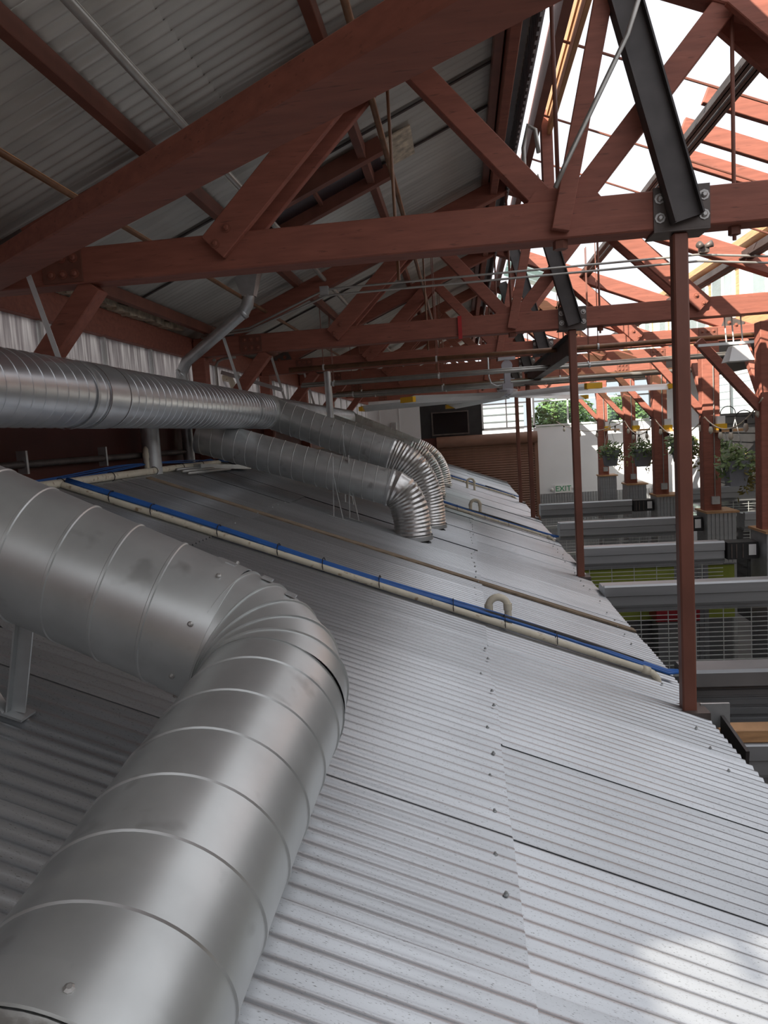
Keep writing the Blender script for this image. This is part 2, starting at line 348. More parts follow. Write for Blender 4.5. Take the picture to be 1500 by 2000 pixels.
# ---------------------------------------------------------------- trusses
Y1 = 4.6
TY = [4.6, 8.85, 11.9, 14.8, 17.9, 20.9, 23.9]
def make_truss():
    t = thing('roof_truss', '', 'truss', (.67, Y1, 1.1))
    part('bottom_chord', MB().box(XW+.05, 4.6, Y1, Y1+.19, 1.1, 1.325), 'red', t, bevel=.008)
    for s_ in (-1, 1):
        xe = .67+s_*3.95
        part('rafter', MB().beam((.67, Y1+.095, uz(.67)-.10), (xe, Y1+.095, uz(xe)-.10), .15, .19), 'red', t, bevel=.008)
        # double plank web
        a = V((.67+s_*2.16, 0, 1.23)); b = V((.67+s_*1.0, 0, 2.36))
        for yo in (-.026, .216):
            pl = part('web_plank', MB().beam(a+V((0, Y1+yo, 0)), b+V((0, Y1+yo, 0)), .05, .19), 'red', t, bevel=.005)
            if yo < 0:
                for q in ((.02, .0), (.10, .09)):
                    inst('bolt', RBOLT, pl, V((a.x-s_*q[0], Y1-.05, a.z+.02+q[1])))
        part('web_strut', MB().beam((.67+s_*.12, Y1+.09, 1.36), (.67+s_*1.04, Y1+.09, 2.42), .11, .14), 'red', t, bevel=.005)
        # heel plate
        gp = part('heel_plate', MB().box(*sorted((.67+s_*3.05, .67+s_*3.32)), Y1-.012, Y1, 1.11, 1.31), 'redsteel', t)
        for bx in (3.1, 3.18, 3.26):
            for bz in (1.16, 1.26): inst('bolt', RBOLT, gp, (.67+s_*bx, Y1-.012, bz))
        gp = part('rafter_plate', MB().beam((.67+s_*3.42, Y1+.012, uz(.67+s_*3.42)-.10), (.67+s_*3.7, Y1+.012, uz(.67+s_*3.7)-.10), .012, .17), 'plate', t)
        inst('bolt', RBOLT, gp, (.67+s_*3.5, Y1, uz(.67+s_*3.5)-.1)); inst('bolt', RBOLT, gp, (.67+s_*3.6, Y1, uz(.67+s_*3.6)-.1))
    part('seat_block', MB().add([(.46, Y1+.02, 1.325), (.90, Y1+.02, 1.325), (.84, Y1+.02, 1.40), (.52, Y1+.02, 1.40), (.46, Y1+.17, 1.325), (.90, Y1+.17, 1.325), (.84, Y1+.17, 1.40), (.52, Y1+.17, 1.40)], [(0, 1, 2, 3), (4, 7, 6, 5), (3, 2, 6, 7), (0, 3, 7, 4), (1, 5, 6, 2)]), 'red', t)
    part('king_plank', MB().beam((.645, Y1-.03, 1.14), (1.02, Y1-.03, 2.78), .05, .105), 'red', t, bevel=.004)
    part('king_rod', MB().tube([(.655, Y1+.06, 1.08), (.655, Y1+.06, 2.8)], .013, 8), 'redsteel', t)
    part('hanger_rod', MB().tube([(-.36, Y1+.3, 1.0), (-.36, Y1+.3, 2.5)], .011, 8), 'brass', t)
    part('hanger_rod', MB().tube([(1.68, Y1+.09, 1.02), (1.68, Y1+.09, 2.45)], .012, 8), 'redsteel', t)
    part('rod_nut', MB().tube([(1.68, Y1+.09, 1.05), (1.68, Y1+.09, 1.1)], .035, 6), 'redsteel', t); part('rod_nut', MB().tube([(.655, Y1+.06, 1.05), (.655, Y1+.06, 1.1)], .045, 6), 'redsteel', t)
    # steel strut (I section) landing on a bolted plate above the post
    p0, p1 = V((1.365, Y1-.07, 1.13)), V((.93, Y1-.07, 2.80)); d = (p1-p0).normalized(); sx = V((0, 1, 0)).cross(d).normalized()
    mb = MB()
    mb.beam(p0, p1, .010, .16, up=sx)
    for k in (-1, 1): mb.beam(p0+sx*.08*k, p1+sx*.08*k, .10, .010, up=sx)
    part('steel_strut', mb, 'darksteel', t)
    pl = part('strut_plate', MB().box(1.19, 1.51, Y1-.014, Y1, 1.09, 1.335).box(1.19, 1.51, Y1-.014, Y1+.2, 1.08, 1.092), 'plate', t)
    for bx in (1.225, 1.475):
        for bz in (1.16, 1.27): inst('bolt', BOLT, pl, (bx, Y1-.014, bz))
    return t
tr = make_truss()
ORD = ['nearest roof truss, its red timber chord crossing the picture', 'second roof truss from the camera, with a red tag', 'third roof truss from the camera', 'fourth roof truss from the camera', 'fifth roof truss from the camera', 'sixth roof truss from the camera', 'farthest roof truss, next to the end wall']
for i, y in enumerate(TY):
    t = tr if i == 0 else copy_tree(tr)
    t.location.y = y; t['label'] = ORD[i]; t['group'] = 'red timber roof trusses'
# red tag on second truss
tag(part('cloth_tag', MB().box(.02, .065, 8.825, 8.848, 1.07, 1.335), 'tag'), 'red cloth tag tied round the second truss chord', 'tag')
# knee braces at left wall
for i, y in enumerate(TY[:5]):
    o = part('knee_brace', MB().beam((-2.35, y+.095, 1.1), (XW+.20, y+.095, .25), .13, .14), 'red', bevel=.006)
    tag(o, 'red knee brace under the left heel of the %s truss' % ('nearest', 'second', 'third', 'fourth', 'fifth')[i], 'brace', 'left knee braces')
for i, y in enumerate(TY[1:5]):
    o = part('wall_column', MB().box(XW+.0, XW+.17, y+.02, y+.19, -.5, 1.1), 'red', bevel=.006)
    tag(o, 'red timber wall column below the %s truss on the left' % ('second', 'third', 'fourth', 'fifth')[i], 'column', 'left wall columns')
# diagonal corner beam
o = part('diagonal_beam', MB().beam((-3.14, 4.60, 1.155), (1.6, 0.96, 1.155), .23, .11), 'red', bevel=.008)
tag(o, 'broad dark red corner beam running diagonally across the top left', 'beam')

# steel posts along the eave
for i, y in enumerate((4.6, 8.85, 14.8, 17.9)):
    zt = 1.08
    t = thing('steel_post', ('nearest rust brown steel post at the roof edge', 'second rust brown steel post, under the second truss', 'thin far steel post in front of the brown shutter edge', 'farthest thin steel post in front of the brown shutter')[i], 'post', (1.35, y+.06, lz(1.35)), 'steel posts along the eave')
    wd = (.088, .088, .088, .088)[i]
    part('tube', MB().box(1.35-wd/2, 1.35+wd/2, y+.06-wd/2, y+.06+wd/2, lz(1.35)-.06, zt), 'redsteel', t, bevel=.01)
    part('foot_plate', MB().box(1.26, 1.46, y-.03, y+.15, lz(1.46)-.02, lz(1.35)+.01), 'plate', t)
o = thing('transfer_beam', 'dark steel beam bridging between the posts below the third truss', 'beam', (1.35, 8.9, .8))
part('web', MB().box(1.345, 1.355, 8.95, 14.8, .80, 1.02), 'darksteel', o); part('flange', MB().box(1.28, 1.42, 8.95, 14.8, .785, .80), 'darksteel', o); part('flange', MB().box(1.28, 1.42, 8.95, 14.8, 1.02, 1.035), 'darksteel', o)
o = part('short_post', MB().box(1.31, 1.39, 11.95, 12.03, 1.035, 1.09), 'redsteel'); tag(o, 'stub post carrying the third truss on the steel beam', 'post')

# right columns on clad piers
COLS = [(3.88, 9.75), (3.87, 11.95), (3.85, 14.8), (3.92, 17.7), (3.9, 20.9)]
for i, (x, y) in enumerate(COLS):
    t = thing('timber_column', ('sunlit red column at the far right edge', 'sunlit red column right of the nearest post', 'red column between the two hanging planters', 'red column beside the leftmost planter', 'farthest red column against the white wall')[i], 'column', (x, y, FLOOR), 'right row of red columns')
    part('shaft', MB().box(x-.13, x+.13, y-.1, y+.1, -1.55, 1.1), 'red', t, bevel=.008)
    part('knee_brace', MB().beam((x-.1, y, .02), (x-.85, y, .92), .10, .11), 'red', t, bevel=.005)
    part('knee_brace', MB().beam((x, y+.1, .05), (x, y+.8, .95), .10, .10, up=(1, 0, 0)), 'red', t, bevel=.005)
    mb = MB(); xx = x-.14
    while xx < x+.29:
        mb.box(xx, xx+.03, y-.27, y+.25, FLOOR, -1.55).box(xx+.03, xx+.062, y-.255, y+.25, FLOOR, -1.55); xx += .062
    part('pier_cladding', mb, 'shut', t); part('pier_cap', MB().box(x-.16, x+.33, y-.3, y+.28, -1.55, -1.52), 'wood', t)
    part('conduit', MB().tube([(x+.03, y-.115, .9), (x+.03, y-.115, -1.35)], .009, 6), 'conduit', t)
    part('junction_box', MB().box(x-.03, x+.09, y-.16, y-.1, -1.42, -1.30), 'galv', t)
    part('shelf', MB().box(x+.02, x+.42, y-.24, y-.08, -.30, -.26), 'wood', t)
    f_ = thing('flood_lamp', 'small yellow and white lamp on the shelf of the %s' % ('far right column', 'column right of the nearest post', 'column between the planters', 'column beside the leftmost planter', 'farthest column')[i], 'lamp', (x+.1, y-.16, -.26), 'shelf lamps')
    part('base', MB().box(x+.03, x+.19, y-.22, y-.1, -.26, -.17), 'yellow', f_); part('head', MB().box(x+.05, x+.17, y-.2, y-.12, -.17, -.05), 'paper', f_)

# ---------------------------------------------------------------- ducts
def gores(parent, pts, r, n=36, m='duct'):
    """mitred gores along a polyline of axis points, each a part with a raised seam"""
    P = [V(p) for p in pts]; dirs = [(P[i+1]-P[i]).normalized() for i in range(len(P)-1)]
    pn = dirs[0].cross(dirs[-1]).normalized()
    def ring(i, rr):
        if i == 0: t = dirs[0]
        elif i == len(P)-1: t = dirs[-1]
        else: t = (dirs[i-1]+dirs[i]).normalized()
        c = 1.0 if i in (0, len(P)-1) else dirs[i-1].dot(t)
        a = t.cross(pn).normalized()
        return [P[i] + rr*(a*math.cos(2*math.pi*k/n)/c + pn*math.sin(2*math.pi*k/n)) for k in range(n)]
    for i in range(len(P)-1):
        mb = MB(); A = ring(i, r); B = ring(i+1, r)
        st = [A, [a.lerp(b, .02) + (a-P[i]).normalized()*.005 for a, b in zip(A, B)], [a.lerp(b, .07) + (a-P[i]).normalized()*.005 for a, b in zip(A, B)], [a.lerp(b, .09) for a, b in zip(A, B)], B]
        vs = [p for s_ in st for p in s_]
        mb.add(vs, [(q*n+k, q*n+(k+1) % n, (q+1)*n+(k+1) % n, (q+1)*n+k) for q in range(4) for k in range(n)])
        part('elbow_gore', mb, m, parent, True, ang=.5)
R0 = .212
E = V((-.61, 2.1, -.65)); E0 = E.copy(); U = (V((-.61, 2.1, -.65))-V((-1.45, 2.1, -.25))).normalized(); D = -ray(991, 540).normalized()
nd = thing('spiral_duct', 'large galvanised duct with an elbow in the left foreground', 'duct', (-1.4, 2.1, lz(-1.4)))
E = E + U*.065; tl = .235
a0, a1 = E-U*tl, E+D*tl
part('upper_run', spiral(E-U*2.6, a0-U*.06, R0, .152, 56, .0035), 'duct', nd, True, ang=.6)
part('collar', MB().tube([a0-U*.10, a0-U*.10, a0, a0], [R0, R0+.004, R0+.004, R0], 56, False), 'duct', nd, True, ang=.6)
# elbow axis polyline
cdir = (-U*1.0 + D).normalized(); pts = []
nb = 5
for i in range(nb+1):
    t = i/nb; a = t*math.pi/2; q = a0+D*tl - D*tl*math.cos(a) + U*tl*math.sin(a); pts.append(q)
gores(nd, pts, R0, 56)
part('lower_run', spiral(a1, E+D*1.25, R0, .152, 64, .0035), 'duct', nd, True, ang=.6)
part('end_collar', MB().tube([E+D*1.20, E+D*1.20, E+D*1.27, E+D*1.27], [R0, R0+.008, R0+.008, R0], 56, False), 'duct', nd, True, ang=.6)
pth, rr = ribbed([E+D*1.26, E+D*1.34, E+D*1.42+V((0, 0, -.04)), E+D*1.48+V((0, 0, -.14))], R0-.006, .006, .012)
part('flex_end', MB().tube(pth, rr, 40, False), 'foil', nd, True)
for (px, py) in ((470, 1118), (540, 1165), (565, 1222)):
    dd = ray(px, py).normalized()
    # clip sits on the duct skin nearest along the sight line to the elbow
    best = min(((dd*(1.5+.004*k) - q).length, 1.5+.004*k) for k in range(250) for q in pts)
    c_ = dd*best[1]; q = min(pts, key=lambda p: (p-c_).length); nrm = (c_-q); nrm = nrm.normalized() if nrm.length > .01 else V((0, 0, 1))
    nrm = (nrm + V((0, -.2, .5))).normalized(); s0 = q + nrm*(R0+.008)
    part('clip', MB().beam(s0-U*.016, s0+U*.016, .026, .008, up=nrm), 'galv', nd)
SCW = mesh(MB().tube([(0, 0, 0), (0, 0, .006), (0, 0, .009)], [.008, .008, .004], 8), 'screw', 'bolt')
for base, dr in ((a0-U*.05, U), (E+D*1.235, D)):
    x_ = dr.cross(V((0, 0, 1))).normalized(); z_ = x_.cross(dr).normalized()
    for k in range(8):
        a = 2*math.pi*k/8+.35; nrm = x_*math.cos(a)+z_*math.sin(a)
        inst('screw', SCW, nd, base+nrm*(R0+.004), nrm.to_track_quat('Z', 'Y').to_euler())
lg = thing('angle_support', 'galvanised angle leg propping the foreground duct off the roof', 'bracket', (-1.51, 2.12, lz(-1.51)))
ax_ = E-U*((E.x+1.43)/U.x*1.0)
part('angle', MB().beam((-1.50, 2.12, lz(-1.5)+.01), (-1.42, 2.12, -.46), .05, .006, up=(1, 0, 0)).beam((-1.475, 2.12, lz(-1.5)+.01), (-1.395, 2.12, -.46), .006, .05, up=(1, 0, 0)), 'galv', lg)
part('brace', MB().beam((-1.505, 2.10, lz(-1.5)+.02), (-1.66, 2.06, -.42), .04, .006, up=(1, 0, 0)), 'galv', lg)
part('foot', MB().beam((-1.58, 2.12, lz(-1.58)+.014), (-1.44, 2.12, lz(-1.44)+.014), .08, .008), 'galv', lg)

# long duct along left wall
XM, ZM, RM = -2.50, .39, .218
md = thing('spiral_duct', 'long bright spiral duct running back along the left wall', 'duct', (XM, 6, ZM-RM))
part('run', spiral((XM, .3, ZM), (XM, 9.05, ZM), RM, .118, 40, .0028), 'duct2', md, True, ang=.6)
part('run', spiral((XM, 9.5, ZM), (XM, 16.2, ZM), RM*.93, .118, 28, .0028), 'duct2', md, True, ang=.6)
part('coupling', MB().tube([(XM, 4.62, ZM), (XM, 4.62, ZM), (XM, 4.90, ZM), (XM, 4.90, ZM)], [RM, RM+.0065, RM+.0065, RM], 40, False), 'duct2', md, True, ang=.6)
for y in (4.62, 4.90): part('seam_band', MB().tube([(XM, y-.006, ZM), (XM, y+.006, ZM)], RM+.0075, 40, False), 'plate', md, True)
part('tee', MB().tube([(XM, 8.98, ZM), (XM, 9.0, ZM), (XM, 9.5, ZM), (XM, 9.52, ZM)], [RM+.006, RM+.008, RM+.002, RM*.95], 40), 'duct', md, True, ang=.6)
for i, y in enumerate((4.45, 8.3, 10.4, 12.5)):
    o = thing('hanger_strap', 'flat white strap hanging the long duct %s' % ('beside the near knee brace', 'before the elbow', 'behind the first elbow', 'near its far end')[i], 'strap', (XM, y, ZM+RM), 'duct hanger straps')
    part('strap', MB().beam((XM-.02, y, ZM+RM-.01), (XM-.16, y-.05, 1.22), .035, .004, up=(0, 1, 0)), 'strap', o)
    part('band', MB().tube([(XM, y-.016, ZM), (XM, y+.016, ZM)], RM+.009, 40, False), 'galv', o, True)
def branch(nm, y, pa, pb, land, r, lab, m='duct', flexm='foil'):
    t = thing('branch_duct', lab, 'duct', (land[0], y, lz(land[0])), 'branch ducts down the low roof')
    pa, pb = V((pa[0], y, pa[1])), V((pb[0], y, pb[1])); d = (pb-pa).normalized()
    part('run', spiral(pa, pb, r, .135, 32, .0045), m, t, True, ang=.6)
    pl = V((land[0], y, lz(land[0])-.03))
    # flex bend: quadratic curve from run end to the roof
    ctrl = pb + d*max(.15, (pl.x-pb.x)*1.15)
    cv = [(1-q)**2*pb + 2*q*(1-q)*ctrl + q*q*pl for q in [i/14 for i in range(15)]]
    pth, rr = ribbed([pb-d*.05]+cv, r+.005, .0045, .017)
    part('flex_elbow', MB().tube(pth, rr, 28, False), flexm, t, True, ang=.35)
    part('clamp', MB().tube([pb-d*.05, pb-d*.02], r+.014, 32, False), 'galv', t, True)
    part('roof_collar', MB().tube([pl, pl+V((0, 0, .05))], r+.02, 28, False), 'galv', t, True)
    return t
branch('b1', 9.27, (XM+.05, .37), (-.90, -.27), (-.47, 0), .2, 'upper branch duct sloping down from the long duct to a foil bend')
b2 = branch('b2', 8.0, (-2.95, .12), (-.80, -.60), (-.60, 0), .2, 'nearest branch duct under the long duct with taped foil end')
branch('b3', 13.2, (XM, .30), (-.95, -.35), (-.55, 0), .19, 'third branch duct, mostly hidden, with a foil bend')
branch('b4', 16.0, (XM, .36), (-.98, -.36), (-.50, 0), .21, 'farthest dark branch duct ending in a foil bend')
for i, (x, y) in enumerate(((-1.42, 7.9), (-1.28, 8.1), (-1.5, 9.2))):
    o = thing('duct_bracket', ('near left angle bracket under the nearest branch duct', 'right angle bracket under the nearest branch duct', 'angle bracket under the upper branch duct')[i], 'bracket', (x, y, lz(x)), 'branch duct brackets')
    zt = -.40 if i < 2 else -.05
    part('upright', MB().beam((x, y-.23, lz(x)+.01), (x+.03, y-.21, zt+.2), .04, .006, up=(1, 0, 0)), 'galv', o)
    part('brace', MB().beam((x+.1, y-.23, lz(x+.1)+.01), (x+.02, y-.21, zt), .03, .006, up=(1, 0, 0)), 'galv', o)
    part('foot', MB().beam((x-.05, y-.22, lz(x-.05)+.012), (x+.14, y-.22, lz(x+.14)+.012), .06, .006), 'galv', o)
# exhaust pipe with hood
o = thing('exhaust_pipe', 'grey slanting exhaust pipe with flared hood at the left eave', 'pipe', (-3.2, 8.2, .5))
pp = [(-3.18, 8.2, -.3), (-3.18, 8.2, .85), (-3.1, 8.19, .98), (-2.3, 7.9, 1.42), (-2.24, 7.88, 1.5), (-2.22, 7.88, 1.6)]
part('pipe', MB().tube(pp, .065, 14), 'galv', o, True, ang=.7)
for k in (1, 3): part('elbow_band', MB().tube([V(pp[k])-V((.02, 0, .01)), V(pp[k])+V((.02, 0, .012))], .072, 14), 'galv', o, True)
part('hood', MB().add([(-2.29, 7.82, 1.58), (-2.15, 7.82, 1.58), (-2.15, 7.94, 1.58), (-2.29, 7.94, 1.58), (-2.36, 7.78, 1.86), (-2.06, 7.78, 1.90), (-2.06, 7.98, 1.90), (-2.36, 7.98, 1.86)], [(0, 1, 5, 4), (1, 2, 6, 5), (2, 3, 7, 6), (3, 0, 4, 7), (4, 5, 6, 7)]), 'galv', o)
o = part('flue_pipe', MB().tube([(-3.1, 7.0, -.25), (-3.1, 7.0, .35)], .09, 16), 'galv', smooth=True, ang=.7); tag(o, 'short wide grey flue behind the cream vent loop', 'pipe')
o = part('vertical_pipe', MB().tube([(-1.98, 11.0, .3), (-1.98, 11.0, 1.0)], .055, 14), 'galv', smooth=True, ang=.7); tag(o, 'upright pale pipe standing behind the upper branch duct', 'pipe')

# ---------------------------------------------------------------- pipes and cables on the low roof
def onroof(x, y, h): return V((x, y, lz(x)+h))
def uvent(x, y, h, dx, lab, ydir=False):
    b0 = onroof(x, y, 0); b1 = onroof(x+(0 if ydir else dx), y+(dx if ydir else 0), 0); top = max(b0.z, b1.z)+h
    r = dx/2; mid = (b0+b1)/2; ex = V((0, 1, 0)) if ydir else V((1, 0, 0))
    path = [b0-V((0, 0, .01)), V((b0.x, b0.y, top-r))] + arc((mid.x, mid.y, top-r), ex, (0, 0, 1), r, math.pi, 0, 10)[1:-1] + [V((b1.x, b1.y, top-r)), b1-V((0, 0, .01))]
    t = thing('vent_loop', lab, 'pipe', b0, 'cream vent loops on the low roof')
    part('loop', MB().tube(path, .027, 12), 'cream', t, True, ang=.8)
    for q in (b0, b1): part('socket', MB().tube([V((q.x, q.y, top-r-.03)), V((q.x, q.y, top-r+.02))], .032, 12), 'cream', t, True, ang=.8)
uvent(.13, 5.33, .175, .14, 'cream vent loop just behind the nearest cable run')
uvent(-3.12, 6.9, .26, .17, 'cream vent loop by the left wall', True)
uvent(.08, 12.4, .2, .16, 'cream vent loop behind the second cable run')
uvent(.06, 17.4, .22, .17, 'small far cream vent loop beside the third cable run')
def run(y, x0, x1, labs, blk=(-.3, 1.3), grp='cable runs'):
    n = 26; X = [x0+(x1-x0)*i/n for i in range(n+1)]
    t = thing('drain_pipe', labs[0], 'pipe', onroof(x0, y, 0), 'cream drain pipes on the low roof')
    pts = [onroof(x, y-.02, .04) for x in X if x < x1-.08]; e = pts[-1]
    pts += [e+V((.05, 0, -.025)), e+V((.085, 0, -.07)), e+V((.10, 0, -.19))]
    part('pipe', MB().tube(pts, .024, 10), 'cream', t, True, ang=.8)
    part('coupling', MB().tube([e-V((.02, 0, -.008)), e+V((.03, 0, -.012))], .030, 10), 'cream', t, True)
    for k in range(3):
        ph = random.random()*6
        p = [onroof(x, y+.022+.016*k+.010*math.sin(x*3.1+ph), .065+.010*math.sin(x*2.3+ph*2)+.008*k) for x in X] + [onroof(x1+.08, y+.03+.02*k, .09)]
        c_ = part('cable', MB().tube(p, .012, 6), 'blue', smooth=True); tag(c_, labs[1]+', %s of three' % ('nearest', 'middle', 'farthest')[k], 'cable', grp)
    p = [onroof(x, y+.05, .07+.012*math.sin(x*2.6)) for x in X if blk[0] < x < blk[1]]
    if len(p) > 2:
        c_ = part('insulated_line', MB().tube(p, .021, 8), 'black', smooth=True); tag(c_, labs[2], 'pipe')
    for x in [x0+.3+k*.42+random.uniform(-.08, .08) for k in range(int((x1-x0-.4)/.42))]:
        mb = MB(); c0 = onroof(x, y+.012, .058); mb.tube([c0+V((0, math.cos(a)*.062, math.sin(a)*.05)) for a in [k*math.pi/5 for k in range(11)]], .004, 4, False)
        part('cable_tie', mb, 'black', t)
    return t
t = run(5.2, -3.02, 1.38, ('cream drain pipe under the nearest blue cables', 'blue cable strapped along the nearest drain pipe', 'black insulated line beside the nearest blue cables'))
run(11.9, -.9, 1.40, ('cream drain pipe along the second cable run', 'blue cable strapped along the second drain pipe', 'black insulated line on the second cable run'), (-.9, 1.2), 'second cable run')
run(18.8, -.6, 1.35, ('thin far cream drain pipe on the third cable run', 'blue cable on the third, farthest run', 'black insulated line on the third cable run'), (.5, 1.35), 'third cable run')
# top pipe along the wall
t = thing('drain_pipe', 'cream pipe lying along the top edge of the low roof', 'pipe', onroof(-3.06, 6, 0), 'cream drain pipes on the low roof')
part('pipe', MB().tube([onroof(-3.06, 3.6, .035), onroof(-3.05, 6, .04), onroof(-3.06, 8.4, .035), onroof(-3.04, 9.1, .04), onroof(-3.0, 9.15, .3), onroof(-2.95, 9.15, .55)], .033, 10), 'cream', t, True, ang=.8)
for y in (5.2, 6.0, 6.9, 7.6, 8.2): part('cable_tie', MB().tube([onroof(-3.05, y, .038)+V((math.cos(a)*.042, 0, math.sin(a)*.042)) for a in [k*math.pi/5 for k in range(11)]], .004, 4, False), 'black', t)
for k in range(4):
    ph = random.random()*6; p = [onroof(-3.115-.012*k+.012*math.sin(y*2.2+ph), y, .06+.02*math.sin(y*1.7+ph)) for y in [3.8+.25*i for i in range(22)]]
    c_ = part('cable', MB().tube(p, .0065, 6), 'blue', smooth=True); tag(c_, '%s blue cable from the right, along the cream pipe by the left wall' % ('first', 'second', 'third', 'fourth')[k], 'cable', 'blue cables by the left wall')
o = part('sprinkler_pipe', MB().tube([(-3.2, 3.0, -.05), (-3.2, 11.5, -.05)], .028, 10), 'plate', smooth=True); tag(o, 'grey pipe along the foot of the dark red wall', 'pipe')
for i, y in enumerate((5.0, 6.2)): tag(part('pipe_clip', MB().box(-3.24, -3.165, y-.012, y+.012, -.12, .05), 'galv'), 'small upright strap clip on the wall pipe, %s one' % ('nearer', 'farther')[i], 'clip', )
tag(part('junk_channel', MB().beam((-3.0, 7.9, lz(-3.0)+.05), (-2.75, 9.0, lz(-2.75)+.06), .14, .05), 'galv'), 'loose galvanised channel lying by the wall', 'channel')
for k in range(3): tag(part('loose_pipe', MB().tube([onroof(-2.98+.06*k, 7.3, .05), onroof(-2.94+.07*k, 8.5, .05)], .016, 8), 'conduit', smooth=True), 'loose pale pipe on the roof by the wall, %s of three' % ('leftmost', 'middle', 'rightmost')[k], 'pipe', 'loose pipes by the wall')

for i, (px, h_) in enumerate(((386, .45), (425, .5))):
    b = atY(px, 752, 9.6); o = part('bent_conduit', MB().tube([b-V((0, 0, .75)), b+V((0, 0, h_*.5)), b+V((.03, 0, h_*.62)), b+V((.10, 0, h_*.68)), b+V((.28, 0, h_*.70))], .018, 8), 'conduit', smooth=True); tag(o, ('left', 'right')[i]+' bent pale conduit rising behind the long duct', 'conduit')
o = part('wall_strut', MB().beam((-3.1, 9.4, .95), (-2.3, 9.4, .66), .04, .05), 'galv'); tag(o, 'grey diagonal strut behind the long duct', 'strut')
b = atY(445, 738, 10.2); o = part('vent_elbow', MB().tube([b+V((-.25, 0, 0)), b+V((-.05, 0, 0)), b+V((.04, 0, -.03)), b+V((.07, 0, -.12)), b+V((.07, 0, -.9))], .045, 10), 'cream', smooth=True); tag(o, 'cream pipe elbow behind the long duct', 'pipe')
for k in range(3):
    ph = k*2.1; P = [onroof(-2.98+.10*math.cos(a+ph)*(1+.3*math.sin(3*a)), 8.95+.13*math.sin(a*1.3+ph), .06+.02*k+.015*math.sin(2*a)) for a in [i*.4 for i in range(28)]]
    tag(part('cable_coil', MB().tube(P, .007, 5), ('black', 'blue', 'black')[k], smooth=True), ('lower black', 'blue', 'upper black')[k]+' loop of tangled cable at the wall end of the cream pipe', 'cable', 'tangled cable')
# ---------------------------------------------------------------- ceiling pipes and conduits
for i, (x, z, r, m, lab) in enumerate(((-2.30, 1.58, .021, 'brass', 'brown sprinkler pipe under the roof above the long duct'), (-1.55, 1.90, .026, 'conduit', 'dull grey pipe under the roof between two purlins'), (-.45, 2.08, .022, 'brass', 'brown sprinkler pipe near the ridge'))):
    o = part('ceiling_pipe', MB().tube([(x, YC, z), (x, 24, z)], r, 10), m, smooth=True); tag(o, lab, 'pipe')
for i, (y, z, r, m, lab, x1) in enumerate(((10.3, 1.0, .035, 'brass', 'brown sprinkler main crossing below the third truss', 4.5), (11.0, .81, .028, 'conduit', 'twin grey conduit crossing at the fan', 3.9), (11.08, .85, .016, 'conduit', 'thin grey conduit beside the fan crossing', 3.9), (13.0, .75, .04, 'conduit', 'grey pipe crossing behind the fan', 4.2), (14.2, .86, .03, 'brass', 'brown pipe crossing near the fourth truss', 4.2), (16.5, .9, .035, 'conduit', 'far grey pipe crossing near the fifth truss', 4.2))):
    o = thing('cross_pipe', lab, 'pipe', (-2, y, z))
    part('pipe', MB().tube([(-2.4, y, z), (x1, y, z)], r, 10), m, o, True)
    for x in (-1.9, -.3, 1.9):
        part('hanger', MB().tube([(x, y, z), (x, y, uz(x)+.08)], .006, 6), 'redsteel', o); part('clevis', MB().tube([(x-.012, y, z), (x+.012, y, z)], r+.01, 10), 'strap', o)
for k in range(2):
    z = 1.73-.07*k
    o = part('conduit', MB().tube([(-3.1, 8.75, 1.34-.03*k), (-2.45, 8.6, 1.36-.03*k), (-1.62, 8.6, 1.68-.07*k), (-1.49, 8.6, z), (2.7, 8.6, z+.02), (3.4, 8.6, z-.06), (4.4, 8.6, z-.1)], .013, 8), 'conduit', smooth=True); tag(o, ('upper', 'lower')[k]+' thin grey conduit crossing in front of the second truss', 'conduit')
o = thing('conduit_box', 'small grey junction box on the conduits in front of the second truss', 'box', (-1.5, 8.58, 1.7)); part('body', MB().box(-1.56, -1.46, 8.55, 8.62, 1.66, 1.76), 'galv', o); part('lid', MB().box(-1.55, -1.47, 8.54, 8.55, 1.67, 1.75), 'galv', o)
o = thing('spot_lamp', 'small twin spot lamp on the conduit against the sky', 'lamp', (2.75, 8.58, 1.8)); part('box', MB().box(2.7, 2.8, 8.55, 8.62, 1.76, 1.82), 'plate', o)
for s_ in (-1, 1): part('head', MB().tube([(2.75, 8.58, 1.82), (2.75+s_*.07, 8.52, 1.84)], [.02, .04], 10), 'plate', o, True)
o = part('brace_pipe', MB().tube([(.60, 4.38, 1.33), (.66, 4.38, 1.45), (1.02, 4.38, 2.10), (1.2, 4.38, 2.6)], .014, 8), 'conduit', smooth=True); tag(o, 'thin slanting grey pipe across the ridge opening', 'pipe')
o = part('conduit', MB().tube([(.62, 6.3, 1.6), (.62, 6.3, 2.25), (.66, 6.3, 2.42), (.72, 6.3, 2.38), (.74, 6.3, 2.2)], .018, 8), 'conduit', smooth=True); tag(o, 'grey conduit gooseneck under the ridge curb', 'conduit')
